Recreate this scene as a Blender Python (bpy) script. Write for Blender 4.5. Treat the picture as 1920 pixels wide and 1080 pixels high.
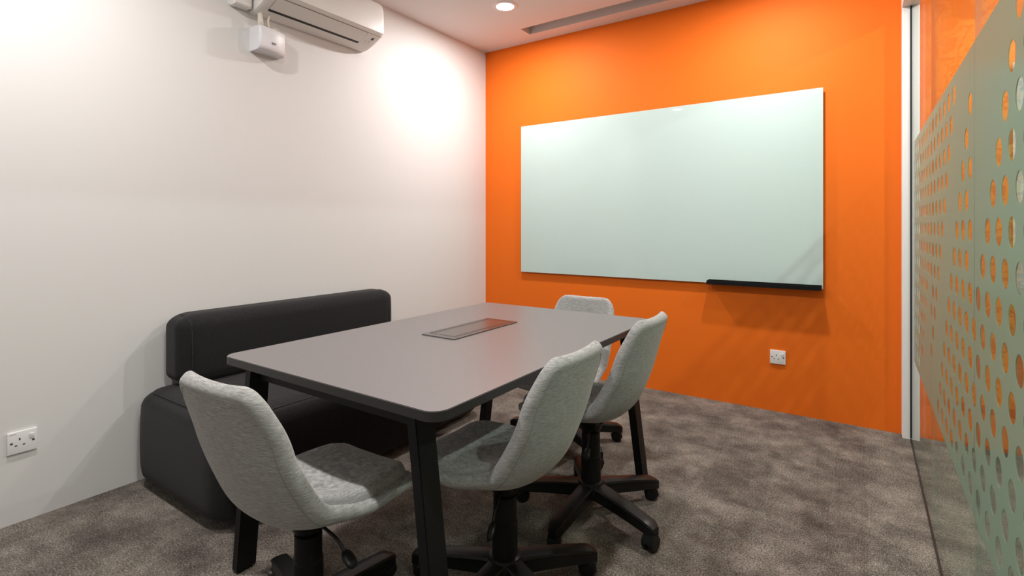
import bpy, bmesh, math, random
from mathutils import Vector, Matrix, noise
random.seed(7)
for o in list(bpy.data.objects): bpy.data.objects.remove(o)
S = bpy.context.scene
C = S.collection
PI = math.pi

# ------------------------------------------------------------------ camera
CAM_H = 1.16; F_PX = 967.0; YAW = math.atan(658 / 967.0)
cam_data = bpy.data.cameras.new('camera')
cam = bpy.data.objects.new('camera', cam_data); C.objects.link(cam)
cam_data.sensor_fit = 'HORIZONTAL'; cam_data.sensor_width = 36.0
cam_data.lens = 36.0 * F_PX / 1920.0
cam_data.shift_y = -(540 - 425) / 1920.0
cam_data.clip_start = 0.02
cam.location = (0, 0, CAM_H)
cam.rotation_euler = (PI / 2, 0, YAW)
S.camera = cam

# ------------------------------------------------------------------ world, exposure
w = bpy.data.worlds.new('world'); S.world = w; w.use_nodes = True
w.node_tree.nodes['Background'].inputs[0].default_value = (0.9, 0.92, 1.0, 1)
w.node_tree.nodes['Background'].inputs[1].default_value = 0.02
vs = S.view_settings
vs.view_transform = 'Standard'; vs.look = 'None'; vs.gamma = 1.0; vs.use_curve_mapping = False
vs.exposure = 0.0

# room dimensions (camera stands at x = 0, y = 0)
XL, XG, Y1, Y0, H = -2.738, 0.216, 3.612, -1.43, 2.684
LIGHTS = [(-2.047, 2.923), (-0.48, 2.923), (-1.99, 0.43), (-0.48, 0.43)]
LAMP_POWER = 24.5
LAMP_COLOR = (1.0, 0.97, 0.94)
CORR_ADDED_LIGHTS = [(1.15, 0.4), (1.15, 2.6), (1.15, 4.8)]  # unseen lamps, added to light the corridor behind the glass
CORR_POWER = 26.0

# ------------------------------------------------------------------ materials
def srgb(r, g, b):
    f = lambda c: (c / 255.0) / 12.92 if c / 255.0 <= 0.04045 else ((c / 255.0 + 0.055) / 1.055) ** 2.4
    return (f(r), f(g), f(b), 1.0)

def new_mat(name):
    m = bpy.data.materials.new(name); m.use_nodes = True
    nt = m.node_tree
    return m, nt, nt.nodes['Principled BSDF']

def mat(name, col, rough=0.5, metal=0.0, spec=0.5, bump=0.0, bscale=200.0, emit=None, estr=0.0, coat=0.0):
    m, nt, p = new_mat(name)
    p.inputs['Base Color'].default_value = col if len(col) == 4 else (*col, 1)
    p.inputs['Roughness'].default_value = rough
    p.inputs['Metallic'].default_value = metal
    p.inputs['Specular IOR Level'].default_value = spec
    p.inputs['Coat Weight'].default_value = coat
    if emit:
        p.inputs['Emission Color'].default_value = (*emit, 1); p.inputs['Emission Strength'].default_value = estr
    if bump:
        tc = nt.nodes.new('ShaderNodeTexCoord'); n = nt.nodes.new('ShaderNodeTexNoise'); b = nt.nodes.new('ShaderNodeBump')
        n.inputs['Scale'].default_value = bscale; n.inputs['Detail'].default_value = 4
        b.inputs['Strength'].default_value = bump; b.inputs['Distance'].default_value = 0.002
        nt.links.new(tc.outputs['Object'], n.inputs['Vector']); nt.links.new(n.outputs['Fac'], b.inputs['Height'])
        nt.links.new(b.outputs['Normal'], p.inputs['Normal'])
    return m

def ramp(nt, stops):
    r = nt.nodes.new('ShaderNodeValToRGB')
    while len(r.color_ramp.elements) < len(stops): r.color_ramp.elements.new(0.5)
    for e, (pos, c) in zip(r.color_ramp.elements, stops):
        e.position = pos; e.color = c if len(c) == 4 else (*c, 1)
    return r

M = {}
M['white_wall'] = mat('white_wall_paint', (0.71, 0.698, 0.693), 0.62, bump=0.08, bscale=60)
M['ceiling'] = mat('ceiling_paint', (0.77, 0.75, 0.74), 0.8, bump=0.05, bscale=50)
M['orange_wall'] = mat('orange_wall_paint', (0.82, 0.160, 0.013), 0.6, spec=0.15, bump=0.08, bscale=40)
M['trim_white'] = mat('white_trim_paint', (0.80, 0.79, 0.785), 0.5, bump=0.1, bscale=60)
M['slot_grey'] = mat('slot_grey', (0.62, 0.60, 0.59), 0.6)
M['plastic_white'] = mat('white_plastic', (0.80, 0.79, 0.79), 0.3)
M['ac_white'] = mat('air_conditioner_white', (0.80, 0.78, 0.76), 0.32)
M['pump_white'] = mat('pump_white', (0.74, 0.74, 0.78), 0.35)
M['cream'] = mat('cream_pipe', (0.74, 0.69, 0.60), 0.5)
M['seam_grey'] = mat('seam_grey', (0.22, 0.21, 0.205), 0.6)
M['dark_gap'] = mat('dark_gap', (0.01, 0.01, 0.01), 0.6)
M['black_plastic'] = mat('black_plastic', (0.008, 0.008, 0.008), 0.36, spec=0.28)
M['black_metal'] = mat('black_metal', (0.007, 0.007, 0.0075), 0.5, spec=0.22)
M['table_edge'] = mat('table_edge_band', (0.022, 0.0205, 0.021), 0.45)
M['tray_black'] = mat('tray_black', (0.005, 0.005, 0.006), 0.5, spec=0.2)
M['hatch_metal'] = mat('hatch_metal', (0.10, 0.093, 0.09), 0.22, metal=0.55)
M['screw_brown'] = mat('screw_brown', (0.05, 0.04, 0.035), 0.4)
M['lens'] = mat('lamp_lens', (1, 1, 1), 0.4, emit=(1.0, 0.97, 0.93), estr=14.0)
M['seal'] = mat('black_seal', (0.012, 0.014, 0.016), 0.35)
M['clear_joint'] = mat('clear_joint', (0.30, 0.33, 0.30), 0.25)

def table_top_mat():
    m, nt, p = new_mat('table_laminate')
    tc = nt.nodes.new('ShaderNodeTexCoord'); n = nt.nodes.new('ShaderNodeTexNoise')
    n.inputs['Scale'].default_value = 500; n.inputs['Detail'].default_value = 3
    r = ramp(nt, [(0.3, (0.150, 0.136, 0.138)), (0.7, (0.180, 0.163, 0.165))])
    nt.links.new(tc.outputs['Object'], n.inputs['Vector']); nt.links.new(n.outputs['Fac'], r.inputs[0])
    nt.links.new(r.outputs[0], p.inputs['Base Color'])
    p.inputs['Roughness'].default_value = 0.36; p.inputs['Specular IOR Level'].default_value = 0.5
    return m
M['table_top'] = table_top_mat()

def fabric(name, dark, light, sc=(60, 60, 900), rough=0.95, sheen=0.3, bump=0.5, lo=0.32, hi=0.68, w2=0.35):
    m, nt, p = new_mat(name)
    tc = nt.nodes.new('ShaderNodeTexCoord'); mp = nt.nodes.new('ShaderNodeMapping')
    mp.inputs['Scale'].default_value = sc
    n = nt.nodes.new('ShaderNodeTexNoise'); n.inputs['Scale'].default_value = 1.0; n.inputs['Detail'].default_value = 5; n.inputs['Roughness'].default_value = 0.7
    n2 = nt.nodes.new('ShaderNodeTexNoise'); n2.inputs['Scale'].default_value = 700; n2.inputs['Detail'].default_value = 2
    mx = nt.nodes.new('ShaderNodeMath'); mx.operation = 'MULTIPLY_ADD'; mx.inputs[1].default_value = w2
    nt.links.new(tc.outputs['Object'], mp.inputs[0]); nt.links.new(mp.outputs[0], n.inputs['Vector'])
    nt.links.new(tc.outputs['Object'], n2.inputs['Vector'])
    ml = nt.nodes.new('ShaderNodeMath'); ml.operation = 'MULTIPLY'; ml.inputs[1].default_value = 1 - w2
    nt.links.new(n.outputs['Fac'], ml.inputs[0])
    nt.links.new(n2.outputs['Fac'], mx.inputs[0]); nt.links.new(ml.outputs[0], mx.inputs[2])
    r = ramp(nt, [(lo, dark), (hi, light)])
    nt.links.new(mx.outputs[0], r.inputs[0]); nt.links.new(r.outputs[0], p.inputs['Base Color'])
    b = nt.nodes.new('ShaderNodeBump'); b.inputs['Strength'].default_value = bump; b.inputs['Distance'].default_value = 0.001
    nt.links.new(mx.outputs[0], b.inputs['Height']); nt.links.new(b.outputs['Normal'], p.inputs['Normal'])
    p.inputs['Roughness'].default_value = rough; p.inputs['Sheen Weight'].default_value = sheen
    p.inputs['Specular IOR Level'].default_value = 0.2
    return m
M['grey_fabric'] = fabric('light_grey_melange_fabric', (0.10, 0.098, 0.10), (0.60, 0.588, 0.58), sc=(50, 50, 760), w2=0.18, lo=0.28, hi=0.72)
M['grey_piping'] = mat('grey_piping', (0.25, 0.25, 0.25), 0.9)
M['charcoal'] = fabric('charcoal_fabric', (0.004, 0.004, 0.0045), (0.030, 0.029, 0.031), sc=(60, 60, 600), sheen=0.08, lo=0.3, hi=0.75)
M['charcoal_seam'] = mat('charcoal_seam', (0.02, 0.02, 0.021), 0.9)

def carpet_mat():
    m, nt, p = new_mat('carpet_tiles')
    L = nt.links.new
    geo = nt.nodes.new('ShaderNodeNewGeometry')
    # tiles half a metre square, each laid a quarter turn from its neighbour
    sep = nt.nodes.new('ShaderNodeSeparateXYZ'); L(geo.outputs['Position'], sep.inputs[0])
    chk = nt.nodes.new('ShaderNodeTexChecker'); chk.inputs['Scale'].default_value = 2.0
    off = nt.nodes.new('ShaderNodeVectorMath'); off.operation = 'ADD'; off.inputs[1].default_value = (0.11, 0.19, 0.013)
    L(geo.outputs['Position'], off.inputs[0]); L(off.outputs[0], chk.inputs['Vector'])
    def waves(d):
        wv = nt.nodes.new('ShaderNodeTexWave'); wv.bands_direction = d
        wv.inputs['Scale'].default_value = 92; wv.inputs['Distortion'].default_value = 4.0
        wv.inputs['Detail'].default_value = 3; wv.inputs['Detail Scale'].default_value = 4
        L(geo.outputs['Position'], wv.inputs['Vector']); return wv
    wx, wy = waves('X'), waves('Y')
    mixw = nt.nodes.new('ShaderNodeMix'); mixw.data_type = 'FLOAT'
    L(chk.outputs['Fac'], mixw.inputs[0]); L(wx.outputs['Fac'], mixw.inputs[2]); L(wy.outputs['Fac'], mixw.inputs[3])
    nz = nt.nodes.new('ShaderNodeTexNoise'); nz.inputs['Scale'].default_value = 165; nz.inputs['Detail'].default_value = 3; nz.inputs['Roughness'].default_value = 0.85
    L(geo.outputs['Position'], nz.inputs['Vector'])
    big = nt.nodes.new('ShaderNodeTexNoise'); big.inputs['Scale'].default_value = 5.0; big.inputs['Detail'].default_value = 9; big.inputs['Roughness'].default_value = 0.74
    L(geo.outputs['Position'], big.inputs['Vector'])
    def mul(a, k):
        q = nt.nodes.new('ShaderNodeMath'); q.operation = 'MULTIPLY'; q.inputs[1].default_value = k; L(a, q.inputs[0]); return q.outputs[0]
    def add(a, b):
        q = nt.nodes.new('ShaderNodeMath'); q.operation = 'ADD'; L(a, q.inputs[0]); L(b, q.inputs[1]); return q.outputs[0]
    s = add(add(mul(mixw.outputs[0], 0.10), mul(nz.outputs['Fac'], 0.56)), add(mul(big.outputs['Fac'], 0.34), mul(chk.outputs['Fac'], 0.012)))
    r = ramp(nt, [(0.37, (0.016, 0.012, 0.010)), (0.50, (0.100, 0.084, 0.072)), (0.62, (0.42, 0.375, 0.325))])
    L(s, r.inputs[0]); L(r.outputs[0], p.inputs['Base Color'])
    b = nt.nodes.new('ShaderNodeBump'); b.inputs['Strength'].default_value = 0.8; b.inputs['Distance'].default_value = 0.003
    L(s, b.inputs['Height']); L(b.outputs['Normal'], p.inputs['Normal'])
    p.inputs['Roughness'].default_value = 0.98; p.inputs['Specular IOR Level'].default_value = 0.15
    p.inputs['Sheen Weight'].default_value = 0.1
    return m
M['carpet'] = carpet_mat()

def board_mat():
    m, nt, p = new_mat('back_painted_glass')
    p.inputs['Base Color'].default_value = (0.53, 0.645, 0.62, 1)
    p.inputs['Roughness'].default_value = 0.55
    p.inputs['Coat Weight'].default_value = 1.0; p.inputs['Coat Roughness'].default_value = 0.006; p.inputs['Coat IOR'].default_value = 1.5
    p.inputs['Specular IOR Level'].default_value = 0.0
    return m
M['board'] = board_mat()
M['board_edge'] = mat('board_edge', (0.62, 0.78, 0.70), 0.2)

def glass_mat(name, tint, r0=0.04):
    """Flat architectural glass: straight-through tinted transmission plus a Schlick reflection, the same from both sides."""
    m = bpy.data.materials.new(name); m.use_nodes = True; nt = m.node_tree; nt.nodes.clear(); L = nt.links.new
    out = nt.nodes.new('ShaderNodeOutputMaterial')
    geo = nt.nodes.new('ShaderNodeNewGeometry')
    dot = nt.nodes.new('ShaderNodeVectorMath'); dot.operation = 'DOT_PRODUCT'
    L(geo.outputs['Normal'], dot.inputs[0]); L(geo.outputs['Incoming'], dot.inputs[1])
    ab = nt.nodes.new('ShaderNodeMath'); ab.operation = 'ABSOLUTE'; L(dot.outputs['Value'], ab.inputs[0])
    om = nt.nodes.new('ShaderNodeMath'); om.operation = 'SUBTRACT'; om.inputs[0].default_value = 1.0; L(ab.outputs[0], om.inputs[1])
    pw = nt.nodes.new('ShaderNodeMath'); pw.operation = 'POWER'; pw.inputs[1].default_value = 5.0; L(om.outputs[0], pw.inputs[0])
    ma = nt.nodes.new('ShaderNodeMath'); ma.operation = 'MULTIPLY_ADD'; ma.inputs[1].default_value = 1 - r0; ma.inputs[2].default_value = r0
    L(pw.outputs[0], ma.inputs[0])
    tr = nt.nodes.new('ShaderNodeBsdfTransparent'); tr.inputs[0].default_value = (*tint, 1)
    gl = nt.nodes.new('ShaderNodeBsdfGlossy'); gl.inputs['Roughness'].default_value = 0.0; gl.inputs['Color'].default_value = (0.97, 1.0, 0.98, 1)
    mx = nt.nodes.new('ShaderNodeMixShader')
    L(ma.outputs[0], mx.inputs[0]); L(tr.outputs[0], mx.inputs[1]); L(gl.outputs[0], mx.inputs[2]); L(mx.outputs[0], out.inputs[0])
    return m
M['glass'] = glass_mat('partition_glass', (0.86, 0.95, 0.90))

def film_mat():
    m = bpy.data.materials.new('frosted_film'); m.use_nodes = True; nt = m.node_tree; nt.nodes.clear(); L = nt.links.new
    out = nt.nodes.new('ShaderNodeOutputMaterial')
    df = nt.nodes.new('ShaderNodeBsdfDiffuse'); df.inputs[0].default_value = (0.38, 0.50, 0.40, 1)
    tl = nt.nodes.new('ShaderNodeBsdfTranslucent'); tl.inputs[0].default_value = (0.37, 0.55, 0.42, 1)
    gl = nt.nodes.new('ShaderNodeBsdfGlossy'); gl.inputs['Roughness'].default_value = 0.22; gl.inputs[0].default_value = (0.9, 0.95, 0.9, 1)
    m1 = nt.nodes.new('ShaderNodeMixShader'); m1.inputs[0].default_value = 0.5
    L(df.outputs[0], m1.inputs[1]); L(tl.outputs[0], m1.inputs[2])
    geo = nt.nodes.new('ShaderNodeNewGeometry'); dot = nt.nodes.new('ShaderNodeVectorMath'); dot.operation = 'DOT_PRODUCT'
    L(geo.outputs['Normal'], dot.inputs[0]); L(geo.outputs['Incoming'], dot.inputs[1])
    ab = nt.nodes.new('ShaderNodeMath'); ab.operation = 'ABSOLUTE'; L(dot.outputs['Value'], ab.inputs[0])
    om = nt.nodes.new('ShaderNodeMath'); om.operation = 'SUBTRACT'; om.inputs[0].default_value = 1.0; L(ab.outputs[0], om.inputs[1])
    pw = nt.nodes.new('ShaderNodeMath'); pw.operation = 'POWER'; pw.inputs[1].default_value = 9.0; L(om.outputs[0], pw.inputs[0])
    ma = nt.nodes.new('ShaderNodeMath'); ma.operation = 'MULTIPLY'; ma.inputs[1].default_value = 0.55; L(pw.outputs[0], ma.inputs[0])
    m2 = nt.nodes.new('ShaderNodeMixShader'); L(ma.outputs[0], m2.inputs[0]); L(m1.outputs[0], m2.inputs[1]); L(gl.outputs[0], m2.inputs[2])
    L(m2.outputs[0], out.inputs[0])
    return m
M['film'] = film_mat()

def mural_mat(name, sc, cols):
    m, nt, p = new_mat(name); L = nt.links.new
    geo = nt.nodes.new('ShaderNodeNewGeometry'); mp = nt.nodes.new('ShaderNodeMapping'); mp.inputs['Scale'].default_value = sc
    n = nt.nodes.new('ShaderNodeTexNoise'); n.inputs['Scale'].default_value = 1.0; n.inputs['Detail'].default_value = 3; n.inputs['Roughness'].default_value = 0.55
    L(geo.outputs['Position'], mp.inputs[0]); L(mp.outputs[0], n.inputs['Vector'])
    r = ramp(nt, cols); r.color_ramp.interpolation = 'CONSTANT'
    L(n.outputs['Fac'], r.inputs[0]); L(r.outputs[0], p.inputs['Base Color'])
    p.inputs['Roughness'].default_value = 0.5
    return m
M['mural'] = mural_mat('mural_paint', (9, 9, 9), [(0.0, (0.60, 0.20, 0.03)), (0.40, (0.90, 0.42, 0.08)), (0.51, (0.62, 0.20, 0.03)), (0.56, (0.90, 0.45, 0.12)), (0.64, (0.60, 0.20, 0.04))])
M['mural_far'] = mural_mat('far_mural_paint', (6, 6, 6), [(0.0, (0.14, 0.03, 0.01)), (0.44, (0.65, 0.27, 0.06)), (0.53, (0.25, 0.06, 0.02)), (0.6, (0.55, 0.42, 0.10))])
M['mural_band'] = mat('pale_orange_band', (0.72, 0.30, 0.12), 0.5)
M['brown_stripe'] = mat('brown_stripe', (0.20, 0.04, 0.012), 0.5)

# ------------------------------------------------------------------ mesh helpers
def obj(name, bm, m, parent=None, smooth=False, autosmooth=False):
    me = bpy.data.meshes.new(name); bm.normal_update(); bm.to_mesh(me); bm.free()
    mats = m if isinstance(m, (list, tuple)) else [m]
    for q in mats: me.materials.append(q)
    if smooth or autosmooth:
        for f in me.polygons: f.use_smooth = True
    if autosmooth:
        bm2 = bmesh.new(); bm2.from_mesh(me)
        for e in bm2.edges:
            if len(e.link_faces) == 2 and e.calc_face_angle(0) > 0.6: e.smooth = False
        bm2.to_mesh(me); bm2.free()
    o = bpy.data.objects.new(name, me); C.objects.link(o)
    if parent: o.parent = parent
    return o

def thing(name, label, cat, loc=(0, 0, 0), rotz=0.0, group=None):
    o = bpy.data.objects.new(name, None); C.objects.link(o); o.empty_display_size = 0.1
    o.location = loc; o.rotation_euler = (0, 0, rotz); o['label'] = label; o['category'] = cat
    if group: o['group'] = group
    return o

def tag(o, label, cat, group=None):
    o['label'] = label; o['category'] = cat
    if group: o['group'] = group
    return o

def struct(name, bm, m, label=None, **k):
    o = obj(name, bm, m, **k); o['kind'] = 'structure'
    if label: o['label'] = label
    return o

def box(bm, a, b, bev=0.0, seg=2, mi=0):
    x0, y0, z0 = a; x1, y1, z1 = b
    t = bmesh.new(); bmesh.ops.create_cube(t, size=1)
    bmesh.ops.scale(t, vec=(x1 - x0, y1 - y0, z1 - z0), verts=t.verts)
    bmesh.ops.translate(t, vec=((x0 + x1) / 2, (y0 + y1) / 2, (z0 + z1) / 2), verts=t.verts)
    if bev: bmesh.ops.bevel(t, geom=list(t.edges), offset=bev, segments=seg, profile=0.5, affect='EDGES')
    merge(bm, t, mi); return bm

def merge(bm, t, mi=0):
    vm = {v: bm.verts.new(v.co) for v in t.verts}
    for f in t.faces:
        try:
            nf = bm.faces.new([vm[v] for v in f.verts]); nf.material_index = mi; nf.smooth = f.smooth
        except ValueError: pass
    t.free()

def one_box(a, b, bev=0.0, seg=2): return box(bmesh.new(), a, b, bev, seg)

def rbox(size, center, r, n=10):
    """Soft box: radii r=(rx,ry,rz) elliptic round all edges."""
    t = bmesh.new(); bmesh.ops.create_cube(t, size=2)
    bmesh.ops.subdivide_edges(t, edges=list(t.edges), cuts=2 * n + 1, use_grid_fill=True)
    hx, hy, hz = [s / 2 for s in size]; rx, ry, rz = r
    for v in t.verts:
        # spread the grid so that it is dense in the rounded borders
        c = [math.copysign(abs(q), q) for q in v.co]
        p = []; d = []
        for q, hh, rr in zip(c, (hx, hy, hz), r):
            # |q| up to 0.4 covers the flat middle, the rest the round
            a = abs(q)
            if a <= 0.4: p.append(math.copysign((hh - rr) * a / 0.4, q)); d.append(0.0)
            else: p.append(math.copysign(hh - rr, q)); d.append(math.copysign(math.tan((a - 0.4) / 0.6 * PI / 4), q))
        L = math.sqrt(sum(k * k for k in d)) or 1.0
        v.co = Vector((p[0] + d[0] / L * rx, p[1] + d[1] / L * ry, p[2] + d[2] / L * rz)) + Vector(center)
    return t

def cyl(bm, p0, p1, r0, r1=None, n=24, cap=True, mi=0):
    r1 = r0 if r1 is None else r1
    p0, p1 = Vector(p0), Vector(p1); d = (p1 - p0).normalized()
    a = d.orthogonal().normalized(); b = d.cross(a)
    A = [bm.verts.new(p0 + (a * math.cos(t) + b * math.sin(t)) * r0) for t in [2 * PI * i / n for i in range(n)]]
    B = [bm.verts.new(p1 + (a * math.cos(t) + b * math.sin(t)) * r1) for t in [2 * PI * i / n for i in range(n)]]
    for i in range(n):
        f = bm.faces.new((A[i], A[(i + 1) % n], B[(i + 1) % n], B[i])); f.smooth = True; f.material_index = mi
    if cap:
        bm.faces.new(A[::-1]).material_index = mi; bm.faces.new(B).material_index = mi
    return bm

def lathe(bm, prof, center=(0, 0, 0), n=32, axis='z'):
    rings = []
    for r, z in prof:
        ring = []
        for i in range(n):
            t = 2 * PI * i / n
            if axis == 'z': co = (center[0] + r * math.cos(t), center[1] + r * math.sin(t), center[2] + z)
            elif axis == 'x': co = (center[0] + z, center[1] + r * math.cos(t), center[2] + r * math.sin(t))
            else: co = (center[0] + r * math.sin(t), center[1] + z, center[2] + r * math.cos(t))
            ring.append(bm.verts.new(co))
        rings.append(ring)
    for a, b in zip(rings, rings[1:]):
        for i in range(n): bm.faces.new((a[i], a[(i + 1) % n], b[(i + 1) % n], b[i]))
    bm.faces.new(rings[0][::-1]); bm.faces.new(rings[-1])
    bmesh.ops.recalc_face_normals(bm, faces=bm.faces)
    return bm

def tube(bm, pts, r, n=8, closed=False):
    pts = [Vector(p) for p in pts]; N = len(pts); rings = []
    prev = None
    for i, p in enumerate(pts):
        if closed: t = (pts[(i + 1) % N] - pts[i - 1]).normalized()
        else: t = (pts[min(i + 1, N - 1)] - pts[max(i - 1, 0)]).normalized()
        a = t.orthogonal().normalized() if prev is None else (prev - t * prev.dot(t)).normalized()
        prev = a; b = t.cross(a)
        rings.append([bm.verts.new(p + (a * math.cos(2 * PI * k / n) + b * math.sin(2 * PI * k / n)) * r) for k in range(n)])
    m = N if closed else N - 1
    for i in range(m):
        A, B = rings[i], rings[(i + 1) % N]
        for k in range(n): bm.faces.new((A[k], A[(k + 1) % n], B[(k + 1) % n], B[k]))
    if not closed: bm.faces.new(rings[0][::-1]); bm.faces.new(rings[-1])
    return bm

def prism(pts, axis, a, b, bm=None):
    """Extrude a 2D outline between a and b along an axis; outline coords are the two other axes in order."""
    bm = bm or bmesh.new()
    def co(p, t): return {'x': (t, p[0], p[1]), 'y': (p[0], t, p[1]), 'z': (p[0], p[1], t)}[axis]
    A = [bm.verts.new(co(p, a)) for p in pts]; B = [bm.verts.new(co(p, b)) for p in pts]
    n = len(pts)
    fs = [bm.faces.new(A[::-1]), bm.faces.new(B)]
    for i in range(n): fs.append(bm.faces.new((A[i], A[(i + 1) % n], B[(i + 1) % n], B[i])))
    bmesh.ops.recalc_face_normals(bm, faces=fs)
    return bm

def round_rect(x0, y0, x1, y1, r, n=8):
    out = []
    for cx, cy, a0 in ((x1 - r, y0 + r, -PI / 2), (x1 - r, y1 - r, 0), (x0 + r, y1 - r, PI / 2), (x0 + r, y0 + r, PI)):
        for i in range(n + 1):
            t = a0 + PI / 2 * i / n; out.append((cx + r * math.cos(t), cy + r * math.sin(t)))
    return out

def catmull(P, per=8):
    P = [Vector(p) for p in P]; out = []
    Q = [P[0] * 2 - P[1]] + P + [P[-1] * 2 - P[-2]]
    for i in range(1, len(Q) - 2):
        for k in range(per):
            t = k / per; a, b, c, d = Q[i - 1], Q[i], Q[i + 1], Q[i + 2]
            out.append(0.5 * ((2 * b) + (c - a) * t + (2 * a - 5 * b + 4 * c - d) * t * t + (3 * b - a - 3 * c + d) * t ** 3))
    out.append(P[-1]); return out

# ------------------------------------------------------------------ the room
T = 0.1
XO = 2.1; YE = 6.4     # corridor beyond the glass
struct('floor', one_box((XL - T, Y0 - T, -0.1), (XO + T, YE + T, 0)), M['carpet'], 'grey brown carpet tile floor')
struct('wall_left', one_box((XL - T, Y0 - T, 0), (XL, Y1 + T, H)), M['white_wall'], 'plain white side wall')
struct('wall_back', one_box((XL, Y0 - T, 0), (XO + T, Y0, H)), M['white_wall'])
struct('wall_orange', one_box((XL, Y1, 0), (0.18, Y1 + T, H)), M['orange_wall'], 'bright orange end wall')
# ceiling with the long slot cut in it
SX0, SX1, SY0, SY1 = -2.187, -0.42, 3.325, 3.465
bm = bmesh.new()
box(bm, (XL, Y0, H), (XO + T, SY0, H + 0.12)); box(bm, (XL, SY1, H), (XO + T, Y1 + T, H + 0.12))
box(bm, (XL, SY0, H), (SX0, SY1, H + 0.12)); box(bm, (SX1, SY0, H), (XO + T, SY1, H + 0.12))
box(bm, (0.26, Y1 + T, H), (XO + T, YE + T, H + 0.12))
struct('ceiling', bm, M['ceiling'], 'white painted ceiling')
bm = bmesh.new()
e = 0.003
box(bm, (SX0, SY0, H + 0.085), (SX1, SY1, H + 0.09))
box(bm, (SX0, SY0, H + 0.001), (SX0 + e, SY1, H + 0.085)); box(bm, (SX1 - e, SY0, H + 0.001), (SX1, SY1, H + 0.085))
box(bm, (SX0 + e, SY0, H + 0.001), (SX1 - e, SY0 + e, H + 0.085)); box(bm, (SX0 + e, SY1 - e, H + 0.001), (SX1 - e, SY1, H + 0.085))
tag(obj('air_slot', bm, M['slot_grey']), 'long grey recessed air slot in the ceiling beside the orange wall', 'air vent')

# jamb, header and the corridor wall end
ZH = 2.36
struct('trim_1', one_box((0.178, 3.535, 0), (0.262, Y1 + T, ZH), 0.004), M['trim_white'], 'white jamb at the end of the orange wall')
struct('wall_header', one_box((0.178, Y0, ZH), (0.262, Y1 + T, H)), M['trim_white'])
struct('wall_corridor_end', one_box((0.262, 3.525, 0.25), (0.625, YE, H)), M['mural'])
bm = one_box((0.262, 3.525, 0.0), (0.625, YE, 0.045)); struct('baseboard_corridor', bm, M['seal'])
struct('trim_2', one_box((0.262, 3.525, 0.045), (0.625, YE, 0.205)), M['mural_band'])
struct('trim_3', one_box((0.262, 3.525, 0.205), (0.625, YE, 0.25)), M['brown_stripe'])
struct('wall_far', one_box((0.625, YE, 0), (XO + T, YE + T, H)), M['mural_far'])
struct('wall_corridor', one_box((XO, Y0, 0), (XO + T, YE, H)), M['mural_far'])

# ------------------------------------------------------------------ glass partition
GX0, GX1 = XG, XG + 0.012
joints = [3.530, 2.534, 1.602, 0.670, -0.262, Y0]
FZ0, FZ1, FY1 = 0.478, 1.592, 3.31
rows = [  # z, parity, far end of near run, islands, start of the far run
    (1.5355, 1, 1.20, [(1.87, 9)], 9), (1.4585, 0, 1.26, [(1.60, 1.68)], 1.93), (1.381, 1, 1.32, [(1.66, 1.74)], 1.98),
    (1.303, 0, 1.38, [(1.60, 1.79)], 2.04), (1.226, 1, 1.43, [(1.66, 1.85)], 2.10), (1.150, 0, 1.49, [(1.60, 1.90)], 2.15),
    (1.0735, 1, 1.54, [(1.66, 1.96)], 2.20), (0.9965, 0, 2.02, [], 2.27), (0.919, 1, 2.07, [(2.32, 2.52)], 2.64),
    (0.8425, 0, 2.12, [(2.37, 2.56)], 2.70), (0.7655, 1, 2.18, [(2.43, 2.52)], 2.77), (0.689, 0, 2.24, [(2.50, 2.60)], 2.83),
    (0.612, 1, 2.30, [], 2.88), (0.535, 0, 2.36, [], 2.96)]
PITCH = 0.1067; RD = 0.0285; YB = 1.237
def dot_list():
    out = []
    for z, par, near, isl, far in rows:
        for k in range(-18, 22):
            y = YB + k * PITCH + (0.0 if par == 0 else -PITCH / 2)
            if y > 3.30 or y < -1.0: continue
            if y <= near or y >= far or any(a <= y <= b for a, b in isl): out.append((y, z))
    return out
DOTS = dot_list()

def film_piece(ya, yb, x, th):
    """A sheet between ya and yb at x, thickness th, with the round holes punched out (holes crossing its ends are clipped)."""
    n = 20
    cu = bpy.data.curves.new('film', 'CURVE'); cu.dimensions = '2D'; cu.fill_mode = 'BOTH'; cu.extrude = th / 2
    def spl(pts):
        s = cu.splines.new('POLY'); s.points.add(len(pts) - 1); s.use_cyclic_u = True
        for q, p in zip(s.points, pts): q.co = (p[0], p[1], 0, 1)
    # outline with bites where a hole crosses an end
    def end_line(ye, up):
        pts = []
        cut = sorted([(z, y) for y, z in DOTS if abs(y - ye) < RD and FZ0 + RD < z < FZ1 - RD])
        for z, y in cut:
            h = math.sqrt(RD * RD - (ye - y) ** 2)
            # arc inside the sheet
            inside = 1 if ye == ya else -1
            a0 = math.atan2(-h, ye - y); a1 = math.atan2(h, ye - y)
            if inside == 1:
                arc = [a0 + (a1 - a0) * i / 10 for i in range(11)]
            else:
                if a0 < 0: a0 += 2 * PI
                arc = [a0 + (a1 - a0) * i / 10 for i in range(11)]
            pts += [(y + RD * math.cos(t), z + RD * math.sin(t)) for t in arc]
        return pts if up else pts[::-1]
    outline = [(yb, FZ0)] + end_line(yb, True) + [(yb, FZ1), (ya, FZ1)] + end_line(ya, False) + [(ya, FZ0)]
    spl(outline)
    for y, z in DOTS:
        if ya + RD < y < yb - RD:
            spl([(y + RD * math.cos(2 * PI * i / n), z + RD * math.sin(2 * PI * i / n)) for i in range(n)][::-1])
    co = bpy.data.objects.new('tmp', cu); C.objects.link(co)
    dg = bpy.context.evaluated_depsgraph_get(); me = bpy.data.meshes.new_from_object(co.evaluated_get(dg))
    bpy.data.objects.remove(co)
    bm = bmesh.new(); bm.from_mesh(me); bpy.data.meshes.remove(me)
    for v in bm.verts: v.co = Vector((x - v.co.z, v.co.x, v.co.y))
    return bm

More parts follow.
